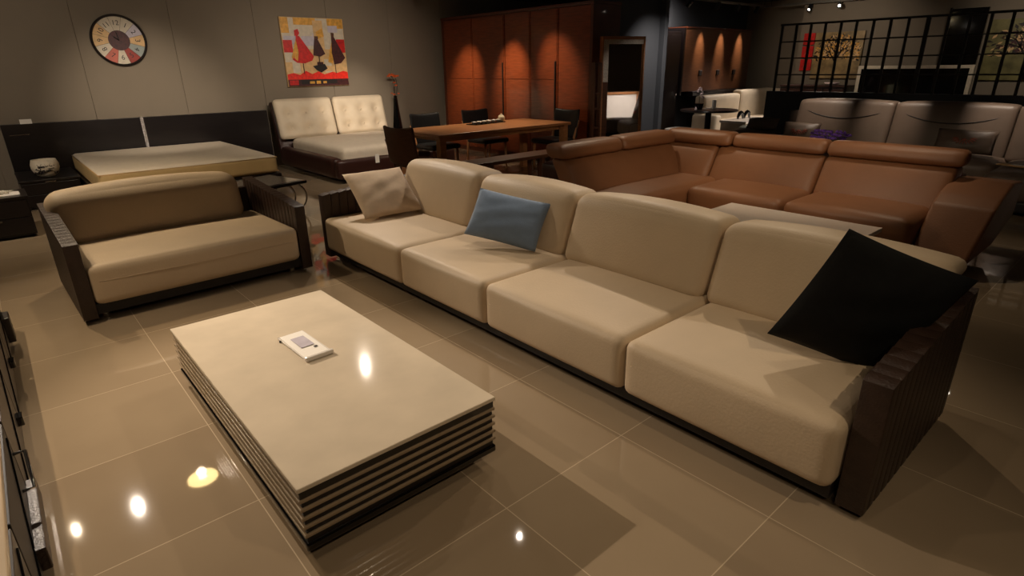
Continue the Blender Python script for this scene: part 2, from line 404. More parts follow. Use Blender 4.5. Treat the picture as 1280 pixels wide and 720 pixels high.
# recessed downlight whose yellow bowl mirrors in the floor
t = thing('downlight', 'round recessed ceiling downlight with yellow glowing bowl, mirrored in the floor', 'downlight', (.42, 5.62, CEIL))
one('trim_ring', t, 'white', LA([(.15, -.012), (.17, -.012), (.17, -.001), (.15, -.001)], caps=False), smooth='auto')
one('reflector', t, 'lens_yellow', LA([(.148, -.030), (.148, -.002)]))
one('bulb', t, 'lens', LA([(.01, -.055), (.035, -.05), (.04, -.031)]), smooth=True)
ld = bpy.data.lights.new('lamp', 'SPOT'); ld.energy = 70*ENERGY; ld.color = WARM; ld.spot_size = math.radians(120); ld.spot_blend = .9; ld.shadow_soft_size = .05
lo = bpy.data.objects.new('lamp', ld); COL.objects.link(lo); lo.parent = t; lo.location = (0, 0, -.10)

# ------------------------------------------------------------------ sofas with woven arms
def woven_arm(parent, y0, y1, xf_, xb, z0, zf, zb, n, name='woven_arm'):
    """side panel in the XZ plane made of leather strips wrapped over the edge"""
    bm = bmesh.new()
    prism(bm, [(xf_+.012, z0+.01), (xb-.008, z0+.01), (xb-.008, zb-.012), (xf_+.012, zf-.012)], 'y', y0+.008, y1-.008)
    w_ = (xb-xf_)/n
    for i in range(n):
        a = xf_+i*w_; b = a+w_*.93
        za = zf+(zb-zf)*(a-xf_)/(xb-xf_); zc = zf+(zb-zf)*(b-xf_)/(xb-xf_)
        lean = -.03*(1-i/n)
        vs = box(bm, 0, 1, y0, y1, 0, 1, bev=0)
        for v in vs:
            fx, fz = v.co.x, v.co.z
            top = za+(zc-za)*fx + (.004 if fx > .5 else -.003)
            x = a+(b-a)*fx + (lean*(1-fz) if i else 0)
            v.co.x = x; v.co.z = z0+(top-z0)*fz
        es = [e for e in set(e for v in vs for e in v.link_edges) if abs(e.verts[0].co.y-e.verts[1].co.y) < 1e-5 and e.calc_length() > .1 or abs(e.verts[0].co.y-e.verts[1].co.y) > 1e-4]
        bmesh.ops.bevel(bm, geom=es, offset=.006, segments=2, affect='EDGES', profile=.5)
    return obj(name, bm, 'weave', parent, smooth='auto')
def piping(parent, pts, rad=.0035, m='cream', closed=False):
    bm = bmesh.new(); tube(bm, pts, rad, 6, closed); return obj('piping', bm, m, parent, True)

def long_sofa():
    t = thing('long_sofa', 'long four-seat cream leather sofa with woven dark brown arms, three cushions on it', 'sofa', (1.95, 1.8, 0))
    t.location = (0, 0, 0)
    # platform
    one('base_frame', t, 'dark', B(1.47, 2.42, -.12, 3.80, .055, .115, bev=.006))
    for x in (1.56, 2.34):
        for y in (-.10, .9, 1.9, 2.8, 3.68): one('foot', t, 'chrome', CY((x, y, 0), (x, y, .056), .017, .021), smooth='auto')
    woven_arm(t, -.225, -.135, 1.49, 2.445, .035, .535, .615, 14)
    woven_arm(t, 3.80, 3.89, 1.45, 2.445, .035, .545, .615, 14)
    # back panel
    one('back_panel', t, 'weave', B(2.40, 2.445, -.13, 3.80, .10, .56, bev=.008))
    ys = [-.130, .765, 1.735, 2.64, 3.795]
    for i, (a, b) in enumerate(zip(ys, ys[1:])):
        wv = lambda p, u_, v_, w_: Vector((p.x, p.y, p.z - (.025*(u_)**2 if False else 0)))
        s = one('seat_cushion', t, 'cream', RB(1.425, 2.30, a+.003, b-.003, .105, .37, rad=.042, bulge=(.014, .003, .020), n=24), smooth=True)
        piping(s, [(1.424+.0, a+.05+(b-a-.1)*k/12, .262+.006*math.sin(PI*k/12)) for k in range(13)], .0022)
    # back cushions lean backwards; each slightly different height
    bs = [(-.132, .79, .765), (.795, 1.775, .765), (1.78, 2.72, .765), (2.725, 3.74, .775)]
    for i, (a, b, h) in enumerate(bs):
        def wp(p, u_, v_, w_, i=i):
            k = (w_+1)/2
            q = Vector(p)
            q.x += .14*k          # lean
            if i == 0 and v_ < 0: q.y += .07*v_*max(0, (k-.72)/.28)
            if u_ < .2: q.x += .02*math.sin(PI*k)*0
            q.x -= .018*(1-v_*v_)*(1 if u_ < 0 else -.5)
            q.z += -.02*(v_*v_)*(k)
            q.z -= .03*k*((u_+1)/2)**2
            return q
        s = one('back_cushion', t, 'cream', RB(2.06, 2.35, a+.004, b-.004, .345, h, rad=.065, bulge=(.012, .002, .010), n=24, warp=wp), smooth=True)
    return t
long_sofa()

def loveseat():
    t = thing('loveseat', 'short cream leather sofa with woven dark arms beside the black bed', 'sofa', (-.26, 3.62, 0), math.radians(1.5))
    W = 1.50
    one('base_frame', t, 'dark', B(.05, W-.05, .03, 1.02, .05, .12, bev=.006))
    for x in (.13, W-.13):
        for y in (.10, .9): one('foot', t, 'chrome', CY((x, y, 0), (x, y, .051), .017, .021), smooth='auto')
    # arms: build in XZ-plane helper space then turn so the strips run front to back
    for x in (0, W-.08):
        a = woven_arm(t, 0, .08, 0, 1.05, .035, .525, .62, 16)
        a.data = a.data.copy()
        a.data.transform(Matrix(((0, 1, 0, x), (1, 0, 0, 0), (0, 0, 1, 0), (0, 0, 0, 1))))
        a.data.flip_normals()
    one('back_panel', t, 'weave', B(.08, W-.08, .99, 1.045, .10, .55, bev=.008))
    s = one('seat_cushion', t, 'cream', RB(.083, W-.083, -.01, .88, .115, .37, rad=.042, bulge=(.004, .014, .022), n=24), smooth=True)
    piping(s, [(.13+(W-.26)*k/14, -.0105-.0175*math.sin(PI*k/14), .27) for k in range(15)], .0022)
    def wp(p, u_, v_, w_):
        k = (w_+1)/2; q = Vector(p)
        q.y += .10*k; q.z -= .022*u_*u_*k; q.y -= .015*(1-u_*u_)
        q.z -= .03*k*((v_+1)/2)**2
        return q
    one('back_cushion', t, 'cream', RB(.03, W-.2, .66, .95, .34, .735, rad=.10, bulge=(.004, .02, .02), n=24, warp=wp), smooth=True)
    return t
loveseat()

# scatter cushions on the long sofa
def put_pillow(name, bmp, m, loc, rv, label, cat='cushion'):
    o = obj(name, bmp, m, smooth=True)
    th = Vector(rv).length
    o.matrix_world = Matrix.Translation(loc) @ Matrix.Rotation(th, 4, Vector(rv).normalized())
    return tag(o, label, cat, 'cushions on the long cream sofa')
put_pillow('beige_cushion', pillow(.50, .50, .15, seed=1), 'pil_beige', (1.85, 3.54, .555), (-.947, .039, -.111), 'beige square scatter cushion at the far left end of the long cream sofa')
put_pillow('blue_cushion', pillow(.50, .33, .14, seed=2), 'pil_blue', (1.955, 2.14, .565), (-.458, .46, -1.03), 'blue rectangular scatter cushion leaning in the middle of the long cream sofa')
put_pillow('black_cushion', pillow(.50, .50, .13, seed=3, wrinkle=.006), 'pil_black', (1.87, 0.0, .625), (.348, .27, -.841), 'black square scatter cushion leaning on the near right arm of the long sofa')

# ------------------------------------------------------------------ coffee table of stacked stone plates
def coffee_table():
    t = thing('coffee_table', 'low rectangular coffee table of stacked beige stone plates with black base', 'coffee table', (.405, 1.66, 0))
    hx, hy = .39, .785
    one('tabletop', t, 'stone', B(-hx, hx, -hy, hy, .284, .30, bev=.003))
    one('black_band', t, 'gloss_black', B(-hx+.006, hx-.006, -hy+.006, hy-.006, .254, .284, bev=.003))
    z = .256
    one('core', t, 'slatgap', B(-hx+.011, hx-.011, -hy+.011, hy-.011, .08, .257))
    for i in range(5):
        z1 = .254-i*.0335
        one('stone_plate', t, 'stone_edge', B(-hx+.002, hx-.002, -hy+.002, hy-.002, z1-.0125, z1, bev=.003))
    one('base_plate', t, 'gloss_black', B(-hx+.002, hx-.002, -hy+.002, hy-.002, .052, .082, bev=.006))
    one('plinth', t, 'dark', B(-hx+.14, hx-.14, -hy+.2, hy-.2, 0, .053, bev=.004))
coffee_table()
# price sign lying on the table
t = thing('price_sign', 'small clear framed price card lying on the stone coffee table', 'price sign', (.43, 1.80, .3015))
t.rotation_euler.z = math.radians(2)
one('card', t, 'paper', B(-.056, .056, -.148, .148, .006, .009, M=Matrix.Rotation(math.radians(1), 4, 'X')))
one('holder', t, 'white', B(-.064, .064, -.16, -.142, 0, .020, bev=.004), B(-.062, -.056, -.15, .155, 0.002, .008), B(.056, .062, -.15, .155, .002, .008), B(-.062, .062, .149, .155, .002, .008), smooth=False)
one('printed_panel', t, 'lavender', B(-.028, .034, -.03, .09, .0118, .0122), label='faint grey-violet printed panel')
one('printed_mark', t, 'ink', B(.020, .036, -.062, -.046, .0098, .0105))
one('rubber_foot', t, 'dark', CY((-.064, .12, 0), (-.064, .12, .006), .005, seg=10))

# ------------------------------------------------------------------ dark cabinet at the left edge
def left_cabinet():
    t = thing('drawer_cabinet', 'low dark cabinet with jutting handles and cream top at the left edge', 'cabinet', (-.62, 0, 0))
    one('body', t, 'cab_face', B(-.42, -.02, .45, 3.75, .05, .40, bev=.004))
    one('plinth', t, 'dark', B(-.40, -.022, .5, 3.7, 0, .05))
    one('top_panel', t, 'tan_body', B(-.44, -.006, .40, 2.45, .40, .43, bev=.004), label='cream glossy top panel')
    for i, (a, b) in enumerate(((.50, 1.12), (1.13, 1.75), (1.76, 2.38), (2.39, 3.05), (3.06, 3.72))):
        d = one('door', t, 'dark' if i == 1 else 'cab_face', B(-.03, -.002, a+.004, b-.004, .05, .395, bev=.003))
        y = b-.09
        if i == 1: one('handle', d, 'chrome', TU([(-.004, y-.05, .20), (.03, y-.05, .20), (.03, y+.07, .28), (-.004, y+.07, .28)], .006, 6), smooth=True, label='chrome loop handle')
        elif i == 4: one('handle', d, 'cab_face', B(-.006, .03, y-.12, y+.02, .05, .20, bev=.006)); 
        else: one('handle', d, 'gloss_black', B(-.006, .02, y-.03, y+.03, .12, .16, bev=.004))
        one('inset_line', d, 'gloss_black', TU([(0, a+.05, .08), (0, b-.05, .36)], .003, 4))
    one('kick_bar', t, 'weave', B(-.01, .025, 1.36, 1.80, .05, .13, bev=.004), label='taupe projecting bar')
left_cabinet()

# ------------------------------------------------------------------ nightstands and things on them
def nightstand(label, x, y, w_, d_, h_, m='black_wood', grp=None):
    t = thing('nightstand', label, 'nightstand', (x, y, 0), 0, grp)
    one('body', t, m, B(0, w_, .01, d_, .03, h_-.02, bev=.003))
    one('top_panel', t, m, B(-.01, w_+.01, -.01, d_, h_-.02, h_, bev=.003))
    for k in range(2):
        z0 = .05+k*(h_-.08)/2; dr = one('drawer', t, m, B(.008, w_-.008, -.005, .012, z0, z0+(h_-.1)/2, bev=.003))
        one('handle', dr, 'chrome', B(w_/2-.05, w_/2+.05, -.017, -.004, z0+.13, z0+.137))
    one('plinth', t, 'dark', B(.03, w_-.03, .05, d_-.03, 0, .03))
nightstand('black nightstand with silver ornament, partly cut off at the left edge', -.86, 6.55, .56, .5, .40)
nightstand('black nightstand left of the black bed, carrying the round plate ornament', -.30, 8.0, .56, .95, .34)
# round pale plate ornament with dark drawing
t = thing('ornament_plate', 'round pale decorative vase with dark scribbled pattern on the black nightstand', 'ornament', (-.02, 8.2, .34))
lp = [(.03, 0), (.07, .01), (.115, .045), (.137, .105), (.137, .15), (.12, .205), (.108, .20), (.12, .15)]
one('bowl', t, 'offwhite', LA(lp), smooth=True)
bmk = bmesh.new(); rnd = random.Random(4)
for k in range(16):
    a = -PI/2 + rnd.uniform(-.9, .9); z = rnd.uniform(.05, .16)
    pts = []
    for s in range(5):
        aa = a+s*.07*rnd.choice((-1, 1)); zz = z+rnd.uniform(-.018, .018)
        rr = .137*math.sin(math.acos(max(-1, min(1, (zz-.105)/.15))))+.002
        pts.append((rr*math.cos(aa), rr*math.sin(aa), zz))
    tube(bmk, pts, .005, 5)
obj('painted_pattern', bmk, 'ink', t, True)
t = thing('crumpled_ornament', 'crumpled silver leaf ornament on the nightstand at the left edge', 'ornament', (-.52, 6.75, .40))
bmk = bmesh.new()
for k in range(9):
    a = rnd.uniform(0, 6.28); p = Vector((.11*math.cos(a)*rnd.random(), .08*math.sin(a), .012))
    pts = [p+Vector((.03*j*math.cos(a*2+j), .02*j*math.sin(a*3), .008+.012*abs(math.sin(j*1.5+a)))) for j in range(5)]
    tube(bmk, pts, [.006, .012, .014, .01, .003], 6)
obj('leaves', bmk, 'silver', t, True)
one('tray', t, 'paper', B(-.16, .18, -.1, .1, 0, .010, bev=.003))

# ------------------------------------------------------------------ black bed
def black_bed():
    t = thing('black_bed', 'black bed with wide two-panel headboard and bare cream mattress', 'bed', (1.22, 8.0, 0))
    hb = [(-1.52, -.02), (.02, 1.73)]
    for a, b in hb:
        one('headboard_panel', t, 'black_wood', B(a, b, 1.06, 1.14, .12, .90, bev=.006))
    one('crystal_strip', t, 'crystal', B(-.02, .02, 1.045, 1.13, .30, .905, bev=.004), label='sparkling silver strip')
    one('metal_inlay', t, 'chrome', B(-1.46, -1.26, 1.052, 1.062, .768, .774))
    one('bed_frame', t, 'black_wood', B(-.93, 1.0, -1.22, 1.06, .10, .28, bev=.01))
    for x in (-.8, .8):
        for y in (-.85, .9): one('leg', t, 'dark', B(x-.04, x+.04, y-.04, y+.04, 0, .11))
    s = one('mattress', t, ['fabric_side', 'fabric_white'], RB(-.90, .98, -1.2, 1.04, .28, .50, rad=.05, bulge=(0, 0, .012), n=16), smooth=True)
    for p_ in s.data.polygons:
        if p_.normal.z > .5: p_.material_index = 1
    for z in (.475, .31): one('piping', s, 'sand', TU([(-.895, -1.195, z), (.975, -1.195, z), (.975, 1.03, z), (-.895, 1.03, z)], .007, 6, closed=True), smooth=True)
    return t
black_bed()
tag(one('label_card', None, 'paper', B(-.10, .02, 9.045, 9.075, .90, .955, bev=.002)), 'small white card standing on top of the black headboard', 'card')

# low dark side table with ring-shaped leg, standing at the foot of the black bed
t = thing('side_table', 'low black side table with chrome ring leg between bed and small sofa', 'side table', (1.70, 5.75, 0), math.radians(14))
one('tabletop', t, 'black_wood', B(-.42, .26, -.30, .36, .345, .375, bev=.004))
one('top_inset', t, 'tv_dark', B(-.38, .22, -.26, .32, .3755, .379))
def ring(cx, cy, R_, a):
    return [(cx+R_*math.cos(2*PI*k/32)*math.cos(a), cy+R_*math.cos(2*PI*k/32)*math.sin(a), R_+.010+R_*math.sin(2*PI*k/32)) for k in range(32)]
for cx, cy, a in ((.20, -.06, -.6), (.10, -.02, -.2), (-.30, .02, -.5)):
    one('ring_leg', t, 'chrome', TU(ring(cx, cy, .165, a), .010, 8, closed=True), smooth=True)

# ------------------------------------------------------------------ tufted bed
def tufted_bed():
    t = thing('tufted_bed', 'brown leather bed with leaning tufted cream headboard cushions', 'bed', (4.0, 8.2, 0))
    # frame
    one('side_rail', t, 'brown_dark', RB(-.98, -.84, -1.2, .8, .05, .34, rad=.05, n=8), smooth=True)
    one('side_rail', t, 'brown_dark', RB(.84, .98, -1.2, .8, .05, .34, rad=.05, n=8), smooth=True)
    one('foot_rail', t, 'brown_dark', RB(-.98, .98, -1.33, -1.18, .05, .32, rad=.05, n=8), smooth=True)
    one('slat_base', t, 'dark', B(-.86, .86, -1.2, .7, .12, .22))
    M = Matrix.Translation((0, .72, .3)) @ Matrix.Rotation(math.radians(-14), 4, 'X')
    one('headboard_frame', t, 'brown_dark', RB(-.98, .98, -.03, .07, -.22, .74, rad=.03, n=8, M=M), smooth=True)
    for (a, b) in ((-.97, -.01), (.01, .95)):
        btn = [(a+(b-a)*fx, z) for fx in (.2, .5, .8) for z in (.28, .52)] 
        def wp(p, u_, v_, w_, a=a, b=b):
            q = Vector(p); X = (a+b)/2+p.x; Zz = .44+p.z
            if v_ < -.5:
                for bx, bz in btn:
                    d2 = (X-bx)**2+(Zz-bz)**2
                    q.y += .05*math.exp(-d2/.004)+.02*math.exp(-d2/.02)
            return q
        c = one('headboard_cushion', t, 'cream_far', RB(a, b, -.16, -.03, .13, .75, rad=.06, bulge=(0, .04, .005), n=34, M=M, warp=wp), smooth=True)
        for bx, bz in btn:
            one('button', c, 'cream_far', CY(M @ Vector((bx, -.170, bz)), M @ Vector((bx, -.163, bz)), .012, seg=10), smooth=True)
    m = one('mattress', t, 'fabric_white', RB(-.83, .83, -1.22, .62, .20, .47, rad=.08, bulge=(0, 0, .03), n=16), smooth=True)
    one('hang_tag', m, 'paper', B(-.42, -.36, -1.342, -1.336, .24, .36, M=Matrix.Rotation(math.radians(0), 4, 'Z')))
    return t
tufted_bed()

# ------------------------------------------------------------------ wall clock
def text_mesh(s, size, m):
    cu = bpy.data.curves.new('txt', 'FONT'); cu.body = s; cu.size = size; cu.align_x = 'CENTER'; cu.align_y = 'CENTER'; cu.extrude = .0006
    o = bpy.data.objects.new('txt', cu); COL.objects.link(o)
    bpy.context.view_layer.update()
    me = bpy.data.meshes.new_from_object(o.evaluated_get(bpy.context.evaluated_depsgraph_get()))
    bpy.data.objects.remove(o); me.materials.clear(); me.materials.append(MT[m]); return me
def wall_clock():
    R0 = .325
    t = thing('wall_clock', 'large round wall clock with coloured number segments and dark rim', 'clock', (1.20, 9.228, 1.888))
    Mx = Matrix.Rotation(PI/2, 4, 'X')
    bm = bmesh.new(); lathe(bm, [(R0-.03, .002), (R0, .002), (R0, .035), (R0-.012, .045), (R0-.03, .03)], seg=64, caps=False); bmesh.ops.transform(bm, matrix=Mx, verts=bm.verts)
    obj('rim', bm, 'ink', t, 'auto')
    cols = {0: 'offwhite', 1: 'offwhite', 2: 'lavender', 3: 'sand', 4: 'greyblue', 5: 'red', 6: 'offwhite', 7: 'redpale', 8: 'sand', 9: 'offwhite', 10: 'sand', 11: 'offwhite'}
    mats = ['offwhite', 'lavender', 'sand', 'greyblue', 'maroonred', 'redpale']
    bm = bmesh.new()
    idx = {0: 0, 1: 0, 2: 1, 3: 2, 4: 3, 5: 4, 6: 0, 7: 5, 8: 0, 9: 2, 10: 2, 11: 0}
    for k in range(12):
        for s in range(5):
            a0 = PI/2-(k-.5+s/5)*PI/6; a1 = PI/2-(k-.5+(s+1)/5)*PI/6
            q = [bm.verts.new((rr*math.cos(a), -.022, rr*math.sin(a))) for rr, a in ((.12, a0), (R0-.028, a0), (R0-.028, a1), (.12, a1))]
            f_ = bm.faces.new(q); f_.material_index = idx[k]
    bmesh.ops.recalc_face_normals(bm, faces=bm.faces)
    obj('dial', bm, mats, t)
    bm = bmesh.new(); cyl(bm, (0, -.004, 0), (0, -.027, 0), .125, seg=48)
    for k in range(12):
        a = PI/2-(k-.5)*PI/6
        tube(bm, [(.12*math.cos(a), -.0225, .12*math.sin(a)), ((R0-.03)*math.cos(a), -.0225, (R0-.03)*math.sin(a))], .0015, 4)
    obj('centre_disc', bm, 'maroon', t, label='dark centre disc and divider lines')
    for k in range(1, 13):
        a = PI/2-k*PI/6
        me = text_mesh(str(k), .085, 'ink')
        o = bpy.data.objects.new('numeral', me); COL.objects.link(o); o.parent = t
        o.matrix_local = Matrix.Translation((.215*math.cos(a), -.024, .215*math.sin(a))) @ Matrix.Rotation(a-PI/2 if k not in (5, 6, 7) else a+PI/2, 4, 'Y').inverted() @ Mx
    for ang, L, w_ in ((100, .10, .010), (140, .075, .012)):
        a = math.radians(ang)
        one('hand', t, 'ink', TU([(0, -.031, 0), (L*math.cos(a), -.031, L*math.sin(a))], w_/2, 6))
MT['redpale'] = mat('pale_red_paint', (190, 96, 76), .5, var=.12)
MT['maroonred'] = mat('brick_red_paint', (150, 44, 24), .5, var=.15)
wall_clock()

# ------------------------------------------------------------------ painting of dresses
def flat_polys(polys, M, eps=.0007, z0=0.0):
    """polys: list of (material index, points 0..1); builds painted shapes with slight relief, front = -Y"""
    bm = bmesh.new()
    for k, (mi, pts) in enumerate(polys):
        vs = [bm.verts.new(M @ Vector((p[0], -(z0+eps*(k+1)), p[1]))) for p in pts]
        try: f_ = bm.faces.new(vs); f_.material_index = mi
        except ValueError: pass
    return bm
def dress_painting():
    W_, H_ = 1.06, 1.04
    t = thing('dress_painting', 'square unframed painting of three red and dark dresses on the grey wall', 'painting', (3.40, 9.226, 1.225))
    one('canvas', t, 'sand', B(0, W_, -.035, -.003, 0, H_, bev=.003))
    mats = ['offwhite', 'ochre', 'sand', 'red', 'maroon', 'redbright', 'lavender', 'ink', 'walnut']
    R_ = lambda m, a, b, c, d: (m, [(a, c), (b, c), (b, d), (a, d)])
    P = [R_(0, .0, 1, .55, 1), R_(1, 0, .12, .78, 1), R_(1, .2, .55, .9, 1), R_(1, .74, 1, .86, 1), R_(2, .5, .66, .5, .97),
         R_(6, .02, .24, .62, .74), R_(6, .30, .5, .6, .78), R_(6, .74, .9, .8, .9), R_(0, .25, .48, .74, .88), R_(2, .0, 1, .12, .40), R_(0, 0, .2, .36, .52), R_(0, .62, .74, .2, .40),
         R_(3, .0, .14, .50, .68), R_(3, .86, 1, .50, .70), R_(2, .55, .80, .22, .3), R_(0, .1, .22, .2, .36), R_(4, .50, .6, .24, .36),
         (5, [(0, .09), (1, .09), (1, .20), (.92, .22), (.82, .19), (.74, .21), (.6, .17), (.5, .22), (.4, .18), (.3, .23), (.2, .17), (.1, .2), (0, .18)]),
         R_(4, 0, 1, 0, .10), R_(3, .02, .16, .02, .09), R_(7, .2, .8, .03, .10), R_(1, .34, .42, .035, .07), R_(1, .45, .52, .03, .075), R_(1, .56, .62, .035, .07),
         # left red dress
         (1, [(.20, .70), (.10, .42), (.18, .38), (.24, .70)]), (3, [(.21, .74), (.26, .74), (.46, .44), (.42, .38), (.30, .34), (.18, .35), (.11, .40), (.13, .42), (.19, .6)]),
         (1, [(.2, .68), (.14, .42), (.19, .37), (.22, .5)]), (3, [(.19, .82), (.25, .84), (.27, .78), (.24, .74), (.19, .74)]), (7, [(.265, .34), (.275, .34), (.275, .18), (.265, .18)]),
         # middle small dress
         (4, [(.50, .72), (.54, .72), (.65, .48), (.56, .44), (.45, .46)]), (1, [(.53, .80), (.64, .86), (.66, .74), (.55, .7)]), (8, [(.50, .74), (.56, .74), (.56, .70), (.5, .7)]), (7, [(.535, .45), (.545, .45), (.545, .3), (.535, .3)]), (7, [(.42, .30), (.62, .33), (.66, .26), (.55, .2), (.47, .24)]),
         # right dark dress
         (1, [(.78, .68), (.68, .36), (.76, .34), (.82, .64)]), (4, [(.78, .74), (.82, .74), (.98, .42), (.90, .34), (.78, .32), (.76, .5)]), (8, [(.78, .80), (.83, .79), (.82, .73), (.78, .73)]), (7, [(.79, .33), (.80, .33), (.80, .18), (.79, .18)])]
    M = Matrix.Diagonal((W_*.985, 1, H_*.985, 1)); M.translation = Vector((W_*.0075, -.035, H_*.0075))
    obj('painted_scene', flat_polys(P, M, eps=.0006), mats, t)
dress_painting()

# floor vase with orange blossoms beyond the tufted bed
t = thing('floor_vase', 'tall slim black vase with orange blossoms in front of the grey wall', 'vase', (5.24, 9.0, 0))
one('vessel', t, 'gloss_black', LA([(.085, 0), (.10, .05), (.10, .25), (.085, .5), (.05, .8), (.03, 1.0), (.034, 1.02)]), smooth=True)
one('stem', t, 'ink', TU([(0, 0, .98), (-.02, 0, 1.12), (.02, .01, 1.25), (-.05, 0, 1.36)], .005, 6), smooth=True)
one('stem', t, 'ink', TU([(0, 0, .98), (.03, 0, 1.1), (.06, .01, 1.2), (.03, 0, 1.33)], .005, 6), smooth=True)
bmk = bmesh.new()
for (x, z, s) in ((-.1, 1.36, .04), (-.06, 1.38, .05), (-.01, 1.37, .045), (.03, 1.35, .04), (.07, 1.36, .035), (0, 1.25, .03), (.03, 1.2, .028), (-.02, 1.05, .03), (.07, 1.06, .022), (-.07, 1.07, .02)):
    for k in range(4):
        a = k*PI/2+x*9
        tube(bmk, [(x, 0, z), (x+s*.6*math.cos(a), -s*.5*math.sin(a*1.3), z+s*.3*math.sin(a)), (x+s*1.1*math.cos(a), -s*.3, z+s*.45*math.sin(a))], [.004, s*.3, .003], 6)
obj('blossoms', bmk, 'orange', t, True)

# ------------------------------------------------------------------ wardrobe
def wardrobe():
    t = thing('wardrobe', 'tall cherry-wood wardrobe with panelled doors behind the dining table', 'wardrobe', (6.4, 5.36, 0))
    L, H = 3.74, 2.34
    one('carcass', t, 'cherry_dark', B(.02, .60, .0, L, .06, H-.03, bev=.003))
    one('cornice', t, 'cherry_dark', B(-.015, .61, -.01, L+.01, H-.045, H, bev=.006))
    one('plinth', t, 'cherry_dark', B(.03, .58, .03, L-.03, 0, .06))
    one('side_stile', t, 'cherry_dark', B(-.004, .025, .0, .05, .06, H-.045, bev=.003))
    one('side_stile', t, 'cherry_dark', B(-.004, .025, L-.06, L, .06, H-.045, bev=.003))
    ds = [(.055, .68), (.695, 1.30), (1.31, 1.93), (1.945, 2.81), (2.82, 3.67)]
    for i, (a, b) in enumerate(ds):
        d = one('door', t, 'cherry', B(-.002, .022, a, b, .08, H-.055, bev=.003))
        if i:
            one('door_panel', d, 'cherry', B(-.010, .0, a+.02, b-.02, 1.29, H-.075, bev=.004), B(-.010, .0, a+.02, b-.02, .1, 1.275, bev=.004))
        hy = {0: b-.035, 1: a+.04, 2: a+.03, 3: a+.04, 4: b-.1}[i]
        if i in (1, 3): one('handle', d, 'ink', B(-.028, -.012, hy-.012, hy+.012, .7, 1.55, bev=.003))
wardrobe()

# ------------------------------------------------------------------ leaning mirror and the narrow shelf behind it
t = thing('floor_mirror', 'tall leaning floor mirror with silver mosaic and wood frame', 'mirror', (6.83, 5.13, 0), math.radians(-20))
M = Matrix.Diagonal((.70, 1, 1, 1)) @ Matrix.Rotation(math.radians(-.8), 4, 'X')
one('frame', t, 'oak', B(-.50, .50, -.01, .035, 0, 1.86, bev=.004, M=M), B(-.52, -.485, -.03, .05, 0, 1.87, bev=.004, M=M), B(.475, .51, -.03, .05, 0, 1.87, bev=.004, M=M), B(-.51, .5, -.03, .05, 1.83, 1.87, bev=.004, M=M))
one('mosaic_border', t, 'silver', B(-.483, -.36, -.022, -.008, 1.25, 1.828, bev=.002, M=M), B(-.36, .472, -.022, -.008, 1.765, 1.828, bev=.002, M=M), label='silver mosaic border')
one('dark_border', t, 'walnut', B(-.483, -.36, -.022, -.008, .05, 1.25, bev=.002, M=M), label='dark carved lower border')
one('mirror_glass', t, 'mirror', B(-.362, .44, -.016, -.011, .08, 1.765, M=M))
t = thing('narrow_shelf', 'narrow wooden ladder shelf wedged between wardrobe and mirror', 'shelf', (6.36, 5.25, 0))
one('upright', t, 'walnut', B(-.06, -.03, -.03, .03, 0, 1.52)); one('upright', t, 'walnut', B(.08, .11, -.03, .03, 0, 1.52))
for z in (.3, .6, .87, 1.08, 1.5): one('rung', t, 'walnut', B(-.03, .08, -.025, .025, z, z+.025))

# ------------------------------------------------------------------ dining set
def dining_table():
    t = thing('dining_table', 'long warm wooden dining table in front of the cherry wardrobe', 'dining table', (4.75, 5.78, 0))
    one('tabletop', t, 'oak', B(-1.15, 1.15, -.50, .52, .69, .73, bev=.008))
    one('apron', t, 'oak', B(-1.0, 1.0, -.4, .42, .63, .69))
    for sx in (-1, 1):
        for sy in (-1, 1): one('leg', t, 'oak', B(sx*1.07-.045, sx*1.07+.045, sy*.43-.04, sy*.43+.05, 0, .69, bev=.005))
dining_table()
def dining_chair(label, x, y, rz, m='blackleather', leg='oak'):
    t = thing('dining_chair', label, 'chair', (x, y, 0), rz, 'chairs around the dining table')
    # faces +Y locally; back at -Y
    one('seat', t, m, RB(-.24, .24, -.22, .24, .40, .47, rad=.03, bulge=(0, 0, .01), n=8), smooth=True)
    def wp(p, u_, v_, w_): return Vector((p.x, p.y-.06*((w_+1)/2)+.04*(1-u_*u_)*-1, p.z-.02*(1-u_*u_)))
    one('backrest', t, m, RB(-.25, .25, -.27, -.225, .46, .88, rad=.02, n=10, warp=wp), smooth=True)
    for sx in (-.2, .2):
        one('leg', t, leg, TU([(sx, .2, 0), (sx, .19, .41)], [.014, .02], 8), smooth=True)
        one('leg', t, leg, TU([(sx*1.1, -.25, 0), (sx*1.1, -.21, .42), (sx*1.22, -.30, .72)], [.014, .02, .013], 8), smooth=True)
    return t
dining_chair('black leather dining chair at far side of table, left one beside the wardrobe', 4.38, 6.46, PI)
dining_chair('black leather dining chair at far side of table behind the tray', 5.33, 6.50, PI)
dining_chair('black leather dining chair at the right end of the dining table by the mirror', 5.95, 5.70, PI/2)
t = dining_chair('brown leather dining chair with tall flat back at the left end of the table', 3.34, 5.30, -PI/2+.15, 'walnut', 'walnut')
def bench():
    t = thing('bench', 'dark wooden bench with slatted ends along the near side of the dining table', 'bench', (4.45, 4.86, 0))
    one('seat', t, 'walnut', B(-.75, .78, -.17, .17, .40, .44, bev=.006))
    one('stretcher', t, 'walnut', B(-.66, .68, -.13, -.10, .05, .09)); one('stretcher', t, 'walnut', B(-.66, .68, .10, .13, .05, .09))
    for x in (-.68, -.5, .34, .52, .68):
        for y in (-.13, .11): one('leg', t, 'walnut', B(x-.02, x+.02, y-.02, y+.02, 0, .40))
bench()
t = thing('serving_tray', 'dark tray of small white cups on the dining table', 'tray', (4.98, 6.05, .73), math.radians(8))
one('tray', t, 'gloss_black', B(-.34, .28, -.1, .1, 0, .012, bev=.004))
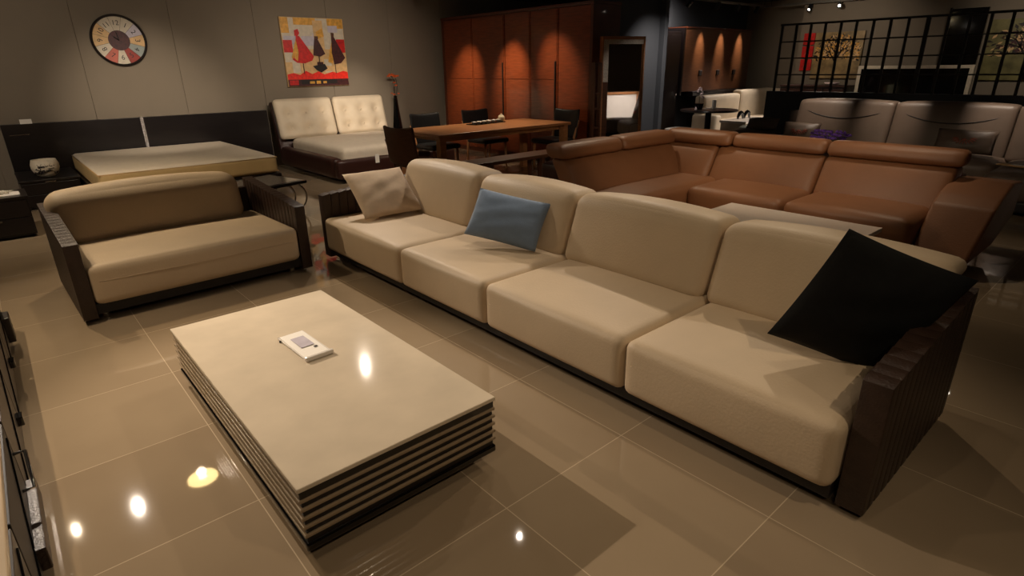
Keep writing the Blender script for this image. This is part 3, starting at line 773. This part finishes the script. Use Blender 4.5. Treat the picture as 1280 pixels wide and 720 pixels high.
for k in range(6):
    x = -.28+k*.1
    c = thing('small_cup', 'small white cup on the dark tray', 'cup', (4.98+x*math.cos(.14), 6.05+x*math.sin(.14), .743), 0, 'white cups on the tray')
    one('bowl', c, 'white', LA([(.015, 0), (.03, .012), (.034, .03), (.03, .03), (.026, .012)], seg=14), smooth=True)
t = thing('cream_jar', 'rounded cream jar standing at the right end of the dark tray', 'jar', (5.26, 6.08, .742))
one('body', t, 'cream_far', LA([(.035, 0), (.05, .02), (.052, .05), (.04, .075), (.018, .082)], seg=20), smooth=True)
one('lid', t, 'cream_far', LA([(.03, .078), (.028, .088), (.006, .094), (.009, .102), (.004, .106)], seg=16), smooth=True)

# ------------------------------------------------------------------ brown sectional
def brown_sectional():
    t = thing('sectional_sofa', 'large L-shaped tan brown leather sectional with adjustable headrests', 'sofa', (0, 0, 0))
    m = 'brown'
    one('base', t, 'brown_dark', B(4.62, 5.6, .45, 3.1, .04, .16, bev=.02), B(3.5, 5.5, 2.5, 3.3, .04, .16, bev=.02))
    for (x, y) in ((3.6, 2.6), (3.6, 3.2), (4.7, .6), (5.5, .6), (5.5, 3.1)): one('foot', t, 'chrome', CY((x, y, 0), (x, y, .045), .02))
    # seats
    for (a, b) in ((.55, 1.50), (1.505, 2.43)):
        one('seat_cushion', t, m, RB(4.47, 5.30, a, b, .13, .39, rad=.07, bulge=(.01, .004, .02), n=14), smooth=True)
    one('corner_seat', t, m, RB(3.46, 5.30, 2.435, 3.05, .13, .39, rad=.06, bulge=(0, .01, .018), n=16), smooth=True)
    def lean(ax, s, amt, ctr=0):
        def wp(p, u_, v_, w_):
            k = (w_+1)/2; q = Vector(p); q[ax] += s*amt*k; return q
        return wp
    # backs recline
    for (a, b) in ((.50, 1.50), (1.505, 2.56)):
        one('back_cushion', t, m, RB(5.02, 5.26, a, b, .33, .69, rad=.05, bulge=(.02, 0, .0), n=14, warp=lean(0, 1, .20)), smooth=True)
    def corner(p, u_, v_, w_):
        k = (w_+1)/2; q = Vector(p); q.x += .20*k*(1 if v_ < .6 else 1); return q
    one('corner_back', t, m, RB(5.00, 5.30, 2.565, 3.2, .33, .69, rad=.05, bulge=(.02, 0, 0), n=14, warp=corner), smooth=True)
    one('back_cushion', t, m, RB(3.44, 5.12, 2.84, 3.06, .33, .69, rad=.05, bulge=(0, .02, 0), n=16, warp=lean(1, 1, .20)), smooth=True)
    # headrests
    for (a, b) in ((.46, 1.50), (1.505, 2.42)):
        one('headrest', t, m, RB(5.19, 5.36, a, b, .69, .82, rad=.05, bulge=(.01, 0, .004), n=12, warp=lean(0, 1, .05)), smooth=True)
    one('headrest', t, m, RB(5.17, 5.38, 2.425, 3.2, .69, .825, rad=.05, bulge=(.01, 0, .004), n=12, warp=lean(0, 1, .04)), smooth=True)
    for (a, b) in ((3.38, 4.25), (4.255, 5.15)):
        one('headrest', t, m, RB(a, b, 3.0, 3.24, .69, .82, rad=.055, bulge=(0, .01, .004), n=12, warp=lean(1, 1, .04)), smooth=True)
    one('back_shell', t, 'brown_dark', RB(5.42, 5.62, .50, 3.32, .10, .62, rad=.05, n=10), RB(3.44, 5.5, 3.13, 3.38, .10, .64, rad=.05, n=10), smooth=True)
    # wedge arm at the right end
    bm = bmesh.new()
    pr = [(4.56, .09), (4.86, .47), (5.0, .53), (5.28, .61), (5.66, .575), (5.62, .30), (5.35, .09)]
    vs = prism(bm, pr, 'y', .14, .54)
    for v in vs:
        if v.co.y < .3 and v.co.z < .2: v.co.y += .05
    bmesh.ops.bevel(bm, geom=list(bm.edges), offset=.03, segments=4, affect='EDGES', profile=.6)
    obj('armrest', bm, m, t, 'auto')
    return t
brown_sectional()
t = thing('white_coffee_table', 'low glossy white coffee table between the cream and brown sofas', 'coffee table', (3.92, 1.26, 0))
one('tabletop', t, 'white', B(-.36, .37, -.59, .59, .318, .35, bev=.003))
one('body', t, 'white', B(-.30, .30, -.5, .5, .06, .318, bev=.003))
one('plinth', t, 'dark', B(-.26, .26, -.46, .46, 0, .06))

# ------------------------------------------------------------------ grey sofa
def grey_sofa():
    t = thing('grey_sofa', 'long taupe grey leather sofa standing against the lattice screen', 'sofa', (0, 0, 0))
    m = 'grey'
    one('base', t, 'dark', B(7.7, 8.6, -.1, 3.9, .04, .15, bev=.02), B(7.1, 8.6, -.35, .62, .04, .15, bev=.02))
    for (x, y) in ((7.8, 3.7), (8.5, 3.7), (7.8, .8), (7.2, 0.4), (8.5, 0)): one('foot', t, 'chrome', CY((x, y, 0), (x, y, .045), .02))
    for (a, b) in ((.66, 2.0), (2.005, 3.35)):
        one('seat_cushion', t, m, RB(7.65, 8.42, a, b, .14, .43, rad=.08, bulge=(.01, 0, .03), n=12), smooth=True)
    one('chaise_seat', t, m, RB(7.05, 8.42, -.35, .655, .14, .42, rad=.08, bulge=(.01, 0, .03), n=12), smooth=True)
    for i, (a, b) in enumerate(((-.3, .70), (.705, 1.93), (1.935, 3.14))):
        def wp(p, u_, v_, w_):
            k = (w_+1)/2; q = Vector(p); q.x += .16*k; q.z -= .02*(abs(v_)**3)*k
            # stitched swag near the top of each back
            return q
        s = one('back_cushion', t, m, RB(8.18, 8.44, a, b, .38, 1.01, rad=.05, bulge=(.03, 0, .0), n=18, warp=wp), smooth=True)
        n = 14; pts = []
        for k in range(n+1):
            q = -1+2*k/n; y = (a+b)/2+q*(b-a)/2*.97; z = .90-.13*(1-q*q)
            kk = (z-.38)/.605
            c_ = 2*kk-1
            pts.append((8.18+.16*kk-.03*(1-q*q)*(1-c_*c_)-.006+.03*abs(q)**6, y, z))
        one('stitching', s, 'ink', TU(pts, .007, 5), smooth=True)
    one('back_shell', t, m, RB(8.5, 8.66, -.3, 3.35, .1, .84, rad=.05, n=8), smooth=True)
    one('armrest', t, m, RB(7.62, 8.5, 3.36, 3.90, .14, .56, rad=.12, bulge=(0, 0, .03), n=12), smooth=True)
grey_sofa()
def lumbar(label, x, y, z, rz, w_, h_, pattern=True, tilt=-22):
    t = thing('throw_pillow', label, 'pillow', (x, y, z), 0, 'pillows on the grey sofa')
    t.rotation_euler = (math.radians(tilt), 0, rz)
    t.rotation_mode = 'XYZ'
    obj('cover', pillow(w_, h_, .12, n=12, seed=int(x*10+y*7)), 'grey', t, True)
    if pattern:
        bmp = bmesh.new()
        for k in range(11):
            a = PI*(.02+.96*k/10)+PI
            p0 = Vector((.035*math.cos(a)*1.6, -.066, .035*math.sin(a)+.02)); p1 = Vector((.12*math.cos(a), -.060, .075*math.sin(a)+.02))
            tube(bmp, [p0, (p0+p1)/2+Vector((0, -.003, .004)), p1], [.002, .006, .002], 5)
        for k in range(5):
            a = k*1.256; tube(bmp, [(0, -.067, .0), (.03*math.cos(a), -.067, .02*math.sin(a))], .004, 5)
        obj('embroidery', bmp, 'redpale', t, True, label='red flower embroidery')
    return t
lumbar('grey pillow with red flower embroidery at the left end of the grey sofa', 8.08, 2.96, .57, -PI/2, .50, .28)
lumbar('grey pillow with red flower embroidery at the right side of the grey sofa', 8.02, 1.06, .60, -PI/2, .58, .28)
lumbar('plain grey pillow lying on the left arm of the grey sofa', 8.05, 3.50, .66, -PI/2+.3, .42, .26, False, -60)
t = thing('wooden_tray', 'slim wooden tray with a white card on the chaise of the grey sofa', 'tray', (7.45, .45, .445), math.radians(70))
one('tray', t, 'sand', B(-.16, .18, -.05, .05, 0, .012, bev=.004))
one('card', t, 'paper', B(-.12, .06, -.035, .03, .013, .016))
t = thing('flower_vase', 'low vase of purple flowers between the brown and grey sofas', 'flowers', (6.6, 2.02, 0))
one('pedestal_table', t, 'gloss_black', LA([(.22, 0), (.22, .02), (.03, .03), (.03, .40), (.24, .41), (.24, .43)]), smooth='auto')
one('vase', t, 'white', LA([(.04, .43), (.07, .48), (.05, .58), (.035, .62)]), smooth=True)
bmk = bmesh.new(); bml = bmesh.new()
for k in range(16):
    y = -.18+.36*k/15; z = .71+.04*math.sin(k*2.1)-.1*(y+.0)*0; x = .04*math.cos(k*3)
    tube(bml, [(0, 0, .6), (x*.5, y*.5, .68), (x, y, z)], .003, 4)
    for j in range(4):
        a = j*1.57+k
        tube(bmk, [(x, y, z), (x+.02*math.cos(a), y+.028*math.sin(a), z+.02), (x+.02*math.cos(a), y+.045*math.sin(a), z+.012)], [.004, .016, .003], 6)
obj('petals', bmk, 'purple', t, True); obj('stems', bml, 'green', t, True)

# ------------------------------------------------------------------ lattice screen on a charcoal half wall
t = thing('lattice_screen', 'black metal grid screen on a charcoal half wall behind the grey sofa', 'screen', (8.8, 0, 0))
one('half_wall', t, 'lattice_wall', B(-.03, .09, -1.5, 3.86, 0, 1.075, bev=.004))
ys = [3.76, 3.55, 3.345, 3.145, 2.94, 2.74, 2.53, 2.325, 2.12, 1.905, 1.69, 1.47, 1.265, 1.06, .85, .64, .43, .22, .01, -.2, -.41, -.62, -.83, -1.04, -1.25, -1.46]
for i, y in enumerate(ys):
    hw = .024 if i in (9,) else .015
    one('post', t, 'steel', B(-.015, .015, y-hw, y+hw, 1.075, 2.0, bev=.002))
for z in (1.31, 1.54, 1.765): one('crossbar', t, 'steel', B(-.011, .011, -1.47, 3.77, z-.009, z+.009))
one('top_rail', t, 'steel', B(-.018, .018, -1.48, 3.785, 1.985, 2.012, bev=.002))

# ------------------------------------------------------------------ paintings and panel behind the lattice (right wall x = 13.3)
def tree_canvas(label, x, y0, y1, z0, z1, seed, leafm, bgm, n):
    """hangs facing -X; y0 is the left edge in view (larger y)"""
    t = thing('tree_painting', label, 'painting', (x, y0, z0), -PI/2, 'tree paintings behind the lattice')
    W_, H_ = y0-y1, z1-z0
    one('canvas', t, bgm, B(0, W_, -.04, 0, 0, H_, bev=.003))
    rnd = random.Random(seed); bm = bmesh.new()
    def limb(p, a, L, w_, d):
        q = (p[0]+L*math.cos(a), p[1]+L*math.sin(a))
        tube(bm, [(p[0]*W_, -.042, p[1]*H_), (q[0]*W_, -.042, q[1]*H_)], [w_*W_, w_*.7*W_], 5)
        if d:
            for s in (-1, 1) if d < 3 else (-1, 0, 1): limb(q, a+s*rnd.uniform(.35, .7)+rnd.uniform(-.1, .1), L*rnd.uniform(.6, .8), w_*.6, d-1)
    limb((.5, .02), PI/2+.05, .34, .03, 4)
    lf = bmesh.new()
    for k in range(n):
        a = rnd.uniform(-.25, PI+.25); rr = rnd.uniform(.08, .5)
        cx, cz = .5+rr*math.cos(a), .48+rr*math.sin(a)*.92
        if not (.04 < cx < .96 and .3 < cz < .95): continue
        b = rnd.uniform(0, PI); s = rnd.uniform(.02, .036)
        pts = [(cx+s*1.5*math.cos(b), cz+s*1.5*math.sin(b)), (cx+s*.6*math.cos(b+1.57), cz+s*.6*math.sin(b+1.57)), (cx-s*1.5*math.cos(b), cz-s*1.5*math.sin(b)), (cx-s*.6*math.cos(b+1.57), cz-s*.6*math.sin(b+1.57))]
        lf.faces.new([lf.verts.new((p_[0]*W_, -.0425-.0001*k/n, p_[1]*H_)) for p_ in pts])
    for k_, f_ in enumerate(lf.faces): f_.material_index = k_ % len(leafm)
    obj('painted_tree', bm, 'ink', t, True); obj('painted_leaves', lf, list(leafm), t)
    return t
XF = 12.6
# free-standing display wall behind the screen carries the pictures
bm = bmesh.new(); box(bm, 12.66, 12.78, 2.6, 5.2, 0, CEIL); box(bm, 12.66, 12.78, -2.5, 2.6, 0, CEIL); struct('wall_display', bm, 'wall')
tree_canvas('square gold painting of a leafy tree, seen through the left of the lattice', XF+.05, 4.86, 3.95, 1.17, 2.03, 3, ('sand', 'ochre', 'ink'), 'gold', 520)
tree_canvas('large gold-green tree painting with dark leaves, at the right edge behind lattice', XF+.05, 2.06, .75, 1.15, 2.10, 9, ('ink', 'maroon', 'sand'), 'olive', 240)
t = thing('red_painting', 'narrow bright red painting of three squares beside the gold tree painting', 'painting', (XF+.05, 5.10, 1.32), -PI/2)
for k in range(3):
    c = one('canvas', t, 'red', B(0, .22, -.035, 0, k*.245, k*.245+.22, bev=.003))
    one('painted_figure', c, 'redpale', TU([(.07, -.037, k*.245+.05), (.10, -.037, k*.245+.14), (.15, -.037, k*.245+.05)], .008, 5))
t = thing('black_screen_panel', 'wide black panel with pale frame standing behind the lattice screen', 'panel', (12.3, 2.15, 0), 0)
X0, Y0, Y1, ZT = 0, -.05, 1.63, 1.40
one('panel', t, 'gloss_black', B(-.02, .02, Y0, Y1, .35, ZT-.05))
one('frame', t, 'offwhite', B(-.03, .03, Y0-.06, Y1+.06, ZT-.055, ZT, bev=.003), B(-.03, .03, Y0-.06, Y0, 0, ZT-.055, bev=.003), B(-.03, .03, Y1, Y1+.06, 0, ZT-.055, bev=.003))
t = thing('dark_doorway_panel', 'tall black glossy panel between framed panel and right tree painting', 'panel', (12.60, 2.1, 0))
one('slab', t, 'gloss_black', B(-.02, .05, 0, .52, 0, 2.3, bev=.004)); one('edge_trim', t, 'steel', B(-.03, .05, .52, .55, 0, 2.32))
t = thing('sideboard', 'low dark sideboard under the tree painting behind the lattice', 'sideboard', (12.2, 3.95, 0))
one('body', t, 'black_wood', B(0, .45, 0, 1.3, .08, 1.02, bev=.004)); one('top_panel', t, 'brown_dark', B(-.01, .45, -.01, 1.31, 1.02, 1.05, bev=.003))
for y in (.08, 1.22): one('leg', t, 'dark', B(.03, .42, y-.03, y+.03, 0, .08))
for y in (.02, .45, .88): one('door', t, 'brown_dark', B(-.018, 0, y, y+.40, .12, .98, bev=.004))
t = thing('glass_dish', 'pale pinkish dish on the dark sideboard behind the lattice', 'dish', (12.35, 4.3, 1.051))
one('dish', t, 'pinkwhite', LA([(.05, 0), (.12, .02), (.14, .05), (.13, .05), (.1, .025)]), smooth=True)

# ------------------------------------------------------------------ far alcove: wooden panel unit, beige sofa, tables
t = thing('wall_panel_unit', 'tall glowing cherry-wood wall panel with dark side in the far alcove', 'wall panel', (10.0, 6.2, 0))
one('side_cabinet', t, 'black_wood', B(-.02, .03, 0, .5, .9, 2.13), label='dark side of the panel unit')
one('panel', t, 'panel_wood', B(.03, 2.55, .0, .5, .97, 2.12, bev=.005))
one('top_moulding', t, 'cherry_dark', B(.03, 2.57, -.02, .5, 2.12, 2.15, bev=.004))
one('ledge', t, 'black_wood', B(.25, 2.62, -.12, .5, .88, .97, bev=.005))
for x in (.62, 1.28, 1.93): one('knob', t, 'ink', B(x-.05, x+.05, -.03, 0, 1.26, 1.36, bev=.01))
t = thing('black_cabinet', 'tall black cabinet standing left of the glowing wood panel', 'cabinet', (9.35, 6.25, 0))
one('body', t, 'black_wood', B(0, .60, 0, .45, .0, 2.06, bev=.004)); one('door', t, 'black_wood', B(.02, .58, -.015, 0, .06, 2.0, bev=.003))
one('handle', t, 'chrome', B(.53, .545, -.03, -.015, .9, 1.1))
t = thing('beige_sofa', 'pale beige high-backed sofa below the glowing wood panel', 'sofa', (10.1, 5.42, 0))
one('base', t, 'dark', B(.05, 3.0, .05, .55, 0, .1))
one('seat_cushion', t, 'cream_far', RB(.2, 1.5, 0, .5, .1, .42, rad=.06, n=8), smooth=True); one('seat_cushion', t, 'cream_far', RB(1.505, 2.8, 0, .5, .1, .42, rad=.06, n=8), smooth=True)
one('back_cushion', t, 'cream_far', RB(.1, 1.5, .35, .58, .3, .90, rad=.06, n=8), smooth=True); one('back_cushion', t, 'cream_far', RB(1.505, 3.0, .35, .58, .3, .96, rad=.06, n=8), smooth=True)
one('armrest', t, 'cream_far', RB(0, .2, 0, .55, .1, .55, rad=.05, n=8), smooth=True); one('armrest', t, 'cream_far', RB(2.85, 3.05, 0, .55, .1, .95, rad=.05, n=8), smooth=True)
t = thing('white_box_table', 'white marble box table in front of the pale beige sofa', 'coffee table', (9.5, 4.75, 0))
one('tabletop', t, 'white', B(-.02, 1.05, -.25, .25, .49, .53, bev=.004)); one('body', t, 'stone', B(0, 1.03, -.23, .23, .02, .49, bev=.006))
for k, x in enumerate((9.80, 10.03)):
    t = thing('black_ornament', 'pair of small black looped ornaments on the white box table', 'ornament', (x, 4.78, .53), 0, 'black ornaments on the white box table')
    one('body', t, 'gloss_black', TU([(.09*math.cos(a/8*PI), 0, .015+.11*math.sin(a/8*PI)) for a in range(9)], [.018, .024, .03, .032, .034, .032, .03, .024, .018], 8), smooth=True)
t = thing('round_side_table', 'dark oval high table with orchid beside the sage chair', 'table', (8.75, 4.8, 0))
one('tabletop', t, 'black_wood', LA([(.46, .735), (.47, .75), (.46, .765)], seg=36), smooth='auto'); one('pedestal', t, 'black_wood', LA([(.2, 0), (.2, .02), (.05, .05), (.05, .735)]), smooth='auto')
t = thing('orchid_pot', 'white orchid in a dark pot on the round high table', 'potted plant', (8.52, 4.85, .7705))
one('pot', t, 'gloss_black', LA([(.05, 0), (.075, .1), (.07, .1)]), smooth='auto')
one('stem', t, 'green', TU([(0, 0, .08), (-.02, 0, .2), (-.07, 0, .3), (0, 0, .28)], .005, 6), smooth=True)
bmk = bmesh.new()
for k, (x, z) in enumerate(((-.09, .3), (-.05, .33), (.0, .31), (.04, .26), (.06, .2), (-.12, .02), (.0, .24))):
    for j in range(5):
        a = j*1.256; tube(bmk, [(x, -.01, z), (x+.018*math.cos(a), -.015, z+.018*math.sin(a)), (x+.032*math.cos(a), -.01, z+.032*math.sin(a))], [.004, .013, .003], 6)
obj('flowers', bmk, 'pinkwhite', t, True)
t = thing('sage_chair', 'sage green high-backed dining chair beside the oval high table', 'chair', (9.3, 4.25, 0), math.radians(20))
one('seat', t, 'sage', RB(-.24, .24, -.22, .24, .40, .48, rad=.03, n=8), smooth=True)
one('backrest', t, 'sage', RB(-.25, .25, -.27, -.20, .42, .98, rad=.03, n=8), smooth=True)
for x in (-.2, .2):
    for y in (-.22, .2): one('leg', t, 'ink', B(x-.02, x+.02, y-.02, y+.02, 0, .41))
t = thing('white_stool', 'low white stool standing beyond the partition wall', 'stool', (8.55, 5.2, 0))
one('seat', t, 'white', RB(-.2, .2, -.18, .18, .40, .46, rad=.02, n=6), smooth=True)
for x in (-.17, .17):
    for y in (-.15, .15): one('leg', t, 'chrome', CY((x, y, 0), (x, y, .41), .01, seg=8))
t = thing('white_notebook', 'small white card standing on the oval high table by the orchid', 'card', (8.93, 4.82, .766))
one('card', t, 'paper', B(-.05, .05, -.01, .01, 0, .14, bev=.002))

# ------------------------------------------------------------------ white board leaning on the front wall, seen in the floor mirror
t = thing('display_board', 'blank white board in a wooden frame, seen reflected in the floor mirror', 'board', (8.12, -1.1, 0), 0)
M = Matrix.Rotation(math.radians(4), 4, 'X')
one('board', t, 'white', B(-.42, .36, -.02, .01, .04, .94, M=M))
one('easel', t, 'oak', TU([(-.3, -.06, .85), (-.3, -.34, 0)], .015, 6), TU([(.25, -.06, .85), (.25, -.34, 0)], .015, 6))
one('frame', t, 'oak', B(-.46, .40, -.03, .03, 0.94, 1.00, bev=.004, M=M), B(-.46, .40, -.03, .03, .0, .04, bev=.004, M=M), B(-.48, -.42, -.03, .03, 0, 1.00, bev=.004, M=M), B(.36, .42, -.03, .03, 0, 1.00, bev=.004, M=M))
